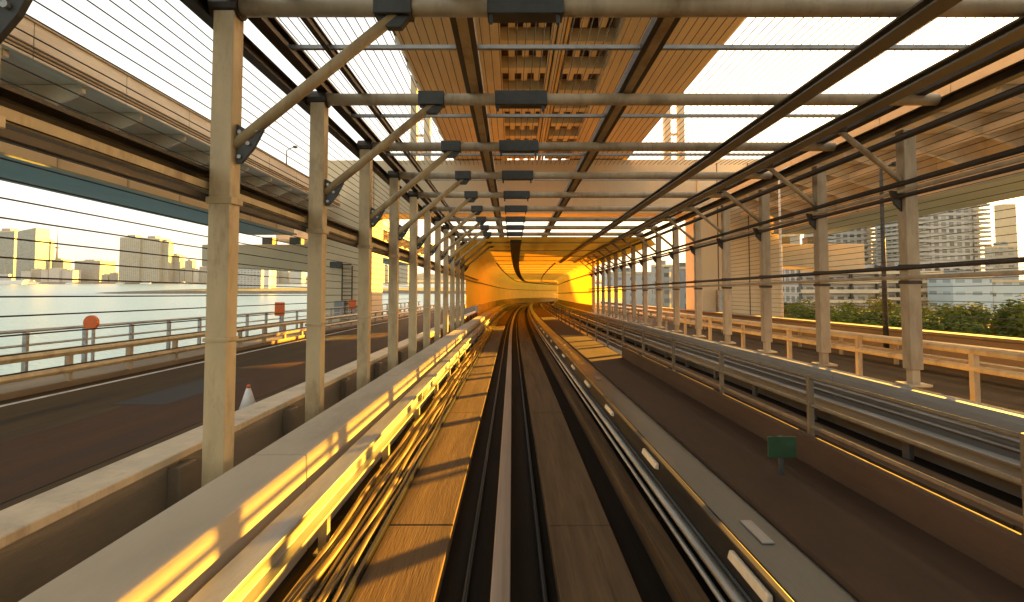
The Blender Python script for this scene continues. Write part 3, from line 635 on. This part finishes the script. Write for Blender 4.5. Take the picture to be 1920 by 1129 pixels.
# ------------------------------------------------------------------ road furniture
gd = empty('guard_rail', pt(-12, 0, -2.5)); tag(gd, 'two-bar cream guard rail on the far side of the left road', 'guard rail')
for h0, h1 in ((-1.66, -1.42), (-2.12, -1.9)): rel(gd, MB().sweep([(-12.0, h0), (-11.86, h0 + .03), (-11.80, (h0 + h1) / 2), (-11.86, h1 - .03), (-12.0, h1)], -10, 75), 'rail', M['cream'], .01)
for k in range(38): rel(gd, MB().sweep(rect(-12.14, -12.0, -2.36, -1.45), -8 + 2.2 * k, -7.88 + 2.2 * k), 'post', M['creamr'])
rl = empty('railing', pt(-14.3, 0, -2.34)); tag(rl, 'grey pipe railing along the water side of the left pavement', 'railing')
for h, r in ((-1.08, .05), (-1.5, .035), (-1.9, .03)): rel(rl, MB().sweep(ring(-14.3, h, r, 10), -10, 75), 'rail', M['galv'], 0, True)
for k in range(40): rel(rl, MB().sweep(rect(-14.36, -14.24, -2.34, -1.1), -8 + 2.1 * k, -7.9 + 2.1 * k), 'post', M['galv'])
for px, u, lb, kind in ((175, -13.8, 'round orange reflector on a post by the railing, leftmost over the water', 0), (525, -13.8, 'square orange marker on the left railing, between the first two posts', 1), (658, -13.8, 'square orange marker beside the pier ladder, farthest of the left markers', 1)):
    s = 960 * u / (px - 960); o = empty('road_marker', pt(u, s, -2.34)); tag(o, lb, 'road marker')
    c = pt(u, s, -.93)
    if kind == 0: rel(o, MB().tube(c + Vector((0, -.05, 0)), c + Vector((0, .05, 0)), .24, 18), 'reflector', M['orange'], .01)
    else: rel(o, MB().box(c.x - .3, c.x + .3, c.y - .05, c.y + .05, c.z - .35, c.z + .45), 'reflector', M['orange'], .05)
    rel(o, MB().bar(pt(u, s + .1, -2.34), pt(u, s + .1, -.8), .07), 'post', M['galv'])
o = empty('road_cone', pt(-5.45, 10.7, -2.49)); tag(o, 'white cone standing on the left road by the parapet', 'cone')
b = o.location.copy()
rel(o, MB().box(b.x - .24, b.x + .24, b.y - .24, b.y + .24, b.z, b.z + .04), 'base', M['darkgrey'], .01)
rel(o, MB().tube(b + Vector((0, 0, .04)), b + Vector((0, 0, .58)), .2, 18, .035), 'body', M['white'], 0, True)
rel(o, MB().tube(b + Vector((0, 0, .56)), b + Vector((0, 0, .62)), .045, 14, .03), 'tip', M['orange'], 0, True)
# right road
wall_thing('concrete_parapet', [(15.2, -2.72), (15.75, -2.72), (15.7, -1.5), (15.78, -1.46), (15.78, -1.36), (15.15, -1.36), (15.15, -1.46), (15.25, -1.5)], -12, 100, M['conc'], 'concrete parapet on the outer edge of the right road, in front of the trees', .02)['category'] = 'parapet'
gd = empty('guard_rail', pt(13.4, 0, -2.45)); tag(gd, 'cream guard rail on the far side of the right road', 'guard rail')
for h0, h1 in ((-1.72, -1.48), (-2.1, -1.92)): rel(gd, MB().sweep([(13.4, h0), (13.26, h0 + .03), (13.20, (h0 + h1) / 2), (13.26, h1 - .03), (13.4, h1)], -10, 100), 'rail', M['cream'], .01)
for k in range(34): rel(gd, MB().sweep(rect(13.4, 13.5, -2.45, -1.5), -6 + 3 * k, -5.88 + 3 * k), 'post', M['creamr'])
gd = empty('guard_rail', pt(8.1, 0, -2.45)); tag(gd, 'cream pipe guard rail just outside the right side posts', 'guard rail')
for h in (-1.0, -1.3): rel(gd, MB().sweep(ring(8.1, h, .06, 12), -10, 60), 'rail', M['cream'], 0, True)
for k in range(20): rel(gd, MB().sweep(rect(8.05, 8.15, -2.45, -1.0), -6 + 3 * k, -5.9 + 3 * k), 'post', M['creamr'])
swept('kerb', rect(7.0, 7.6, -2.72, -2.05), -12, 60, M['conc'], 'raised concrete kerb along the inner edge of the right road', 'kerb', bevel=.02)

# ------------------------------------------------------------------ skyline across the water
def tower(name, x0, x1, y0, y1, Y, mt, label, cat='building', depth=None, slant=0, roofs=True):
    a, b = pix(x0, y0, Y), pix(x1, y0, Y); z1 = a.z; z0 = pix(x0, y1, Y).z; d = depth or (b.x - a.x) * .8
    org = Vector(((a.x + b.x) / 2, Y, z0)); o = empty(name, org); tag(o, label, cat, None)
    W = (b.x - a.x) / 2; H = z1 - z0
    m = MB().add([(-W, 0, 0), (W, 0, 0), (W, d, 0), (-W, d, 0), (-W, 0, H - slant), (W, 0, H), (W, d, H), (-W, d, H - slant)], [(0, 1, 5, 4), (1, 2, 6, 5), (2, 3, 7, 6), (3, 0, 4, 7), (4, 5, 6, 7), (3, 2, 1, 0)])
    m.build('wall', mt, o)
    if roofs and not slant:
        r = MB().box(-W * .5, W * .3, d * .2, d * .7, H, H + H * .05 + 1.5); r.build('roof_plant', M['f_grey'], o)
        MB().box(-W * 1.01, W * 1.01, -.4, d * 1.0, H - .02 * H, H + .6).build('roof_edge', M['concpier'], o)
    return o
T = tower
T('tower', -14, 28, 433, 528, 2600, M['f_glass'], 'blue green glass tower at the left edge across the water')
T('tower', 33, 68, 427, 528, 2500, M['f_glass'], 'blue green glass tower with a slanted top, second from the left edge', slant=18)
T('building', 78, 84, 475, 528, 2700, M['f_beige'], 'short slim building just right of the slanted glass tower')
T('building', 86, 96, 452, 528, 2800, M['f_beige'], 'slim beige tower left of the skyline spire')
T('building', 97, 119, 487, 528, 2600, M['f_grey'], 'dark block carrying the skyline spire')
sp = pix(106.5, 487, 2610); o = empty('mast', sp); tag(o, 'thin lattice spire rising from a dark block on the skyline', 'mast')
rel(o, MB().tube(sp, sp + Vector((0, 0, 60)), 6, 6, 2.2), 'lower_shaft', M['darkgrey']); rel(o, MB().tube(sp + Vector((0, 0, 60)), sp + Vector((0, 0, 152)), 2.2, 6, .6), 'upper_shaft', M['darkgrey'])
rel(o, MB().tube(sp + Vector((0, 0, 58)), sp + Vector((0, 0, 66)), 9, 10, 7), 'platform', M['darkgrey'])
T('building', 140, 188, 489, 529, 2450, M['f_grey'], 'wide low grey block in the middle of the skyline, right of the spire')
T('building', 225, 263, 445, 530, 2350, M['f_beige'], 'broad tall beige block, left half of the big pair on the skyline')
T('building', 263.5, 300, 447, 530, 2360, M['f_beige'], 'broad tall beige block, right half of the big pair on the skyline')
T('building', 300.5, 317, 453, 530, 2380, M['f_beige'], 'narrow beige wing at the right end of the big skyline blocks')
T('building', 318, 337, 479, 530, 2420, M['f_grey'], 'grey stepped building right of the big beige blocks')
T('building', 347, 361, 489, 530, 2420, M['f_beige'], 'small slim building left of the nearest left post')
for i, (a, b, y, Y, mt, lb) in enumerate([(40, 58, 509, 2380, 'f_white', 'pale low shed on the shore below the slanted tower'), (58, 76, 505, 2390, 'f_beige', 'beige low shed on the shore right of the slanted tower'), (77, 90, 507, 2370, 'f_white', 'round-shouldered white shed on the shore left of the spire'), (92, 112, 503, 2360, 'f_white', 'white low building on the shore below the spire'), (114, 137, 507, 2370, 'f_white', 'long white low building on the shore left of the grey block'),
    (190, 203, 515, 2420, 'f_beige', 'tiny low building right of the grey block'), (205, 222, 512, 2420, 'f_grey', 'tiny grey building left of the big beige blocks'), (338, 346, 503, 2420, 'f_grey', 'tiny low building beside the stepped grey building'), (363, 372, 506, 2420, 'f_white', 'tiny white building left of the nearest left post'), (374, 392, 500, 2430, 'f_grey', 'grey building mostly behind the nearest left post'),
    (506, 522, 500, 2300, 'f_grey', 'grey far building right of the white terminal tower'), (523, 541, 505, 2320, 'f_beige', 'beige far building behind the lamp pole left of the second post'), (543, 566, 509, 2300, 'f_white', 'low white far building just left of the second post'), (700, 718, 492, 2300, 'f_grey', 'grey far building right of the third post'), (720, 728, 498, 2350, 'f_white', 'white far building between third and fourth posts'), (744, 765, 496, 2300, 'f_grey', 'grey far building right of the fourth post')]):
    T('building', a, b, y, 531, Y, M[mt], lb)
T('terminal_building', 414, 490, 499, 541, 930, M['f_white'], 'large boxy white terminal on the island, between first and second posts')
T('terminal_tower', 495, 505, 500, 541, 925, M['white'], 'plain white tower at the right end of the island terminal')
def ship(px0, px1, py, Y, label):
    a, b = pix(px0, py, Y), pix(px1, py, Y); L_ = b.x - a.x; o = empty('boat', (a.x, Y, 0)); tag(o, label, 'boat', 'boats along the far shore')
    hgt = L_ * .12
    MB().prism([(0, 0), (L_ * .92, 0), (L_, hgt), (L_ * .02, hgt * .8)], 0, L_ * .18).build('hull', M['white'], o)
    MB().box(L_ * .15, L_ * .6, L_ * .04, L_ * .14, hgt * .8, hgt * 1.7).box(L_ * .25, L_ * .5, L_ * .05, L_ * .13, hgt * 1.7, hgt * 2.4).build('cabin', M['f_white'], o)
    MB().tube((L_ * .35, L_ * .09, hgt * 2.4), (L_ * .35, L_ * .09, hgt * 3.6), L_ * .008, 6).build('mast', M['darkgrey'], o)
ship(-20, 45, 530, 2200, 'large white boat moored at the left edge of the far shore')
ship(50, 74, 531, 2250, 'small white boat right of the large moored boat')
ship(122, 140, 531, 2280, 'small white boat below the long white shore building')
ship(216, 232, 531, 2280, 'small white boat left of the big beige blocks')
ship(262, 282, 530, 2280, 'small white boat in front of the big beige blocks')
ship(336, 352, 530, 2280, 'small white boat left of the nearest post')

# ------------------------------------------------------------------ city on the right bank
def condo(x0, x1, y0, Y, label, nfl, mt='f_condo'):
    a, b = pix(x0, y0, Y), pix(x1, y0, Y); H = a.z - 4; W = (b.x - a.x) / 2; d = W * 1.6
    o = empty('condominium', ((a.x + b.x) / 2, Y, 4)); tag(o, label, 'building', 'condominium towers')
    c = W * .18
    poly = [(-W + c, 0), (W - c, 0), (W, c), (W, d - c), (W - c, d), (-W + c, d), (-W, d - c), (-W, c)]
    MB().prism(poly, 0, H, lambda p, t: (p[0], p[1], t)).build('wall', M[mt], o)
    MB().box(-W * .5, W * .4, d * .3, d * .7, H, H + 3).build('roof_plant', M['f_grey'], o)
    fh = H / nfl
    for k in range(1, nfl):
        z = fh * k; m = MB()
        for sx in (-1, 1):
            x_in, x_out = sx * (W - c * 2.2), sx * (W + 1.2)
            m.box(min(x_in, x_out), max(x_in, x_out), -1.2, d * .8, z - .1, z + .12)
            m.box(min(x_in, x_out), max(x_in, x_out), -1.2, -1.1, z + .12, z + 1.0)
            xo = sx * (W + 1.15); m.box(xo - .05, xo + .05, -1.1, d * .8, z + .12, z + 1.0)
        m.box(-W + c * 2.2, W - c * 2.2, -.35, .02, z - .1, z + .12)
        m.build('balcony', M['balc'], o)
    return o
condo(1708, 1846, 362, 220, 'tall pale condominium tower with stacked balconies, at the right', 30)
condo(1545, 1640, 405, 245, 'pale condominium tower half hidden behind the right elevated road', 28)
def apt(x0, x1, y0, Y, label, mt='f_apt', slabs=6):
    a, b = pix(x0, y0, Y), pix(x1, y0, Y); H = a.z - 4; W = (b.x - a.x) / 2; d = 12
    o = empty('apartment_block', ((a.x + b.x) / 2, Y, 4)); tag(o, label, 'building')
    MB().box(-W, W, 0, d, 0, H).build('wall', M[mt], o)
    n = int(H / 2.8)
    for k in range(2, n + 1):
        if k < n - slabs: continue
        z = k * 2.8; MB().box(-W - .2, W + .2, -1.3, 0, z - .12, z + .1).box(-W - .2, W + .2, -1.3, -1.2, z + .1, z + .95).build('balcony', M['concpier'], o)
    nd = max(2, int(W / 3.2)); m = MB()
    for k in range(nd + 1):
        x = -W + 2 * W * k / nd; m.box(x - .12, x + .12, -1.28, 0, max(0, H - 24), H)
    m.build('party_wall', M['darkgrey'], o)
    MB().box(-W * .3, W * .1, 3, 8, H, H + 2.2).build('roof_plant', M['f_grey'], o)
    return o
apt(1497, 1640, 497, 150, 'low apartment block with dark balcony grid behind the right trees')
apt(1642, 1792, 503, 165, 'low apartment block with balcony grid at the foot of the tall condominium')
T('building', 1786, 1860, 520, 600, 150, M['f_blue'], 'pale blue low building at the right, below the tall condominium')
T('building', 1862, 1960, 528, 600, 158, M['f_blue'], 'pale blue low wing with a roof frame at the right edge')
T('building', 1640, 1692, 463, 560, 300, M['f_grey'], 'plain grey block between the two condominium towers')
T('chimney', 1881, 1905, 382, 560, 420, M['concpier'], 'tall square grey chimney at the right edge', 'chimney', roofs=False)
T('building', 1872, 1908, 462, 560, 415, M['f_beige'], 'beige block at the foot of the square chimney')
T('building', 1140, 1222, 512, 600, 260, M['f_white'], 'long white building seen between the far right posts')
T('building', 1228, 1262, 498, 600, 300, M['f_grey'], 'grey building seen between far right posts, left of the pier')
T('building', 1264, 1302, 503, 600, 240, M['f_grey'], 'grey block touching the left edge of the right pier column')
T('building', 1462, 1500, 440, 600, 320, M['f_beige'], 'beige block just right of the right pier column')
# trees
def tree_meshes(seed, n, R_, lm):
    rd = random.Random(seed); tr = MB(); tr.tube((0, 0, 0), (.1, 0, 7), .28, 8, .14)
    cl = []
    for k in range(17):
        a = rd.uniform(0, 2 * pi); q = R_ * math.sqrt(rd.random()); z = 6 + rd.random() * 7
        q *= 1 - ((z - 8.5) / 7) ** 2 * .5
        c = Vector((q * cos(a), q * sin(a), z)); cl.append((c, rd.uniform(.9, 1.9)))
        tr.tube((.1, 0, rd.uniform(4, 7)), c, .07, 5, .03)
    lf = MB()
    for k in range(n):
        c, r = rd.choice(cl); d = Vector((rd.gauss(0, 1), rd.gauss(0, 1), rd.gauss(0, 1))).normalized(); p = c + d * r * (.55 + .5 * rd.random()) * Vector((1, 1, .8)).length / 1.62
        nrm = (d + Vector((rd.gauss(0, .5), rd.gauss(0, .5), rd.gauss(0, .5)))).normalized()
        x = nrm.cross(Vector((0, 0, 1)));
        if x.length < .01: x = Vector((1, 0, 0))
        x.normalize(); y = nrm.cross(x); sz = rd.uniform(.13, .28)
        lf.add([p - x * sz, p + y * sz * .6, p + x * sz, p - y * sz * .6], [(0, 1, 2, 3)])
    return tr, lf
kinds = []
for sd_, n, rr_, mt in ((1, 5200, 3.4, 'leaf'), (2, 5200, 4.0, 'leaf'), (3, 4200, 3.0, 'leafy')):
    r = empty('tree', (0, 0, 0)); tr, lf = tree_meshes(sd_, n, rr_, mt); tr.build('trunk', M['bark'], r); lf.build('crown', M[mt], r); kinds.append(r)
spots = [(1478, 556, 105, 2, 'yellow green tree beside the white street lamp'), (1500, 575, 95, 2, 'low yellow green tree right of the white street lamp'), (1535, 572, 90, 0, 'dark green tree left of the second side post'), (1572, 570, 84, 1, 'dark bushy tree in front of the low apartment block'), (1600, 578, 80, 0, 'low dark tree behind the second side post'),
         (1640, 586, 76, 1, 'dark tree left of the dark street lamp'), (1680, 560, 98, 2, 'yellow tree behind the dark street lamp'), (1690, 585, 78, 0, 'dark tree behind the nearest side post'), (1728, 578, 80, 1, 'dark tree right of the nearest side post'), (1765, 574, 84, 0, 'dark tree in the middle of the right hedge row'), (1790, 570, 105, 2, 'yellow tree in front of the pale blue building'),
         (1812, 584, 78, 1, 'dark round tree below the pale blue building'), (1850, 574, 80, 0, 'dark tree left of the tallest tree at the right edge'), (1900, 552, 72, 1, 'tallest dark tree at the right edge'), (1945, 560, 70, 0, 'dark tree cut by the right edge of the picture'), (1620, 568, 110, 2, 'yellow tree behind the low dark trees, left of the dark lamp')]
used = set()
for px, py, Y, kd, lb in spots:
    o = kinds[kd] if kd not in used else copy_tree(kinds[kd]); used.add(kd)
    t = pix(px, py, Y); o.location = (t.x, Y, 4); sc_ = (t.z - 4) / 14.0; o.scale = (sc_ * 1.15, sc_ * 1.15, sc_); o.rotation_euler.z = random.uniform(0, 6)
    tag(o, lb, 'tree', 'trees on the right bank')

# ------------------------------------------------------------------ sea haze over the harbour
hm = bpy.data.materials.new('haze'); hm.use_nodes = True; t = hm.node_tree; t.nodes.remove(t.nodes['Principled BSDF'])
pv = t.nodes.new('ShaderNodeVolumePrincipled'); pv.inputs['Color'].default_value = (.80, .92, 1, 1); pv.inputs['Density'].default_value = .000028; pv.inputs['Anisotropy'].default_value = .3
t.links.new(pv.outputs[0], t.nodes['Material Output'].inputs['Volume'])
tag(MB().box(-9000, 9000, -3000, 9000, -30, 420).build('haze', hm), kind='stuff')
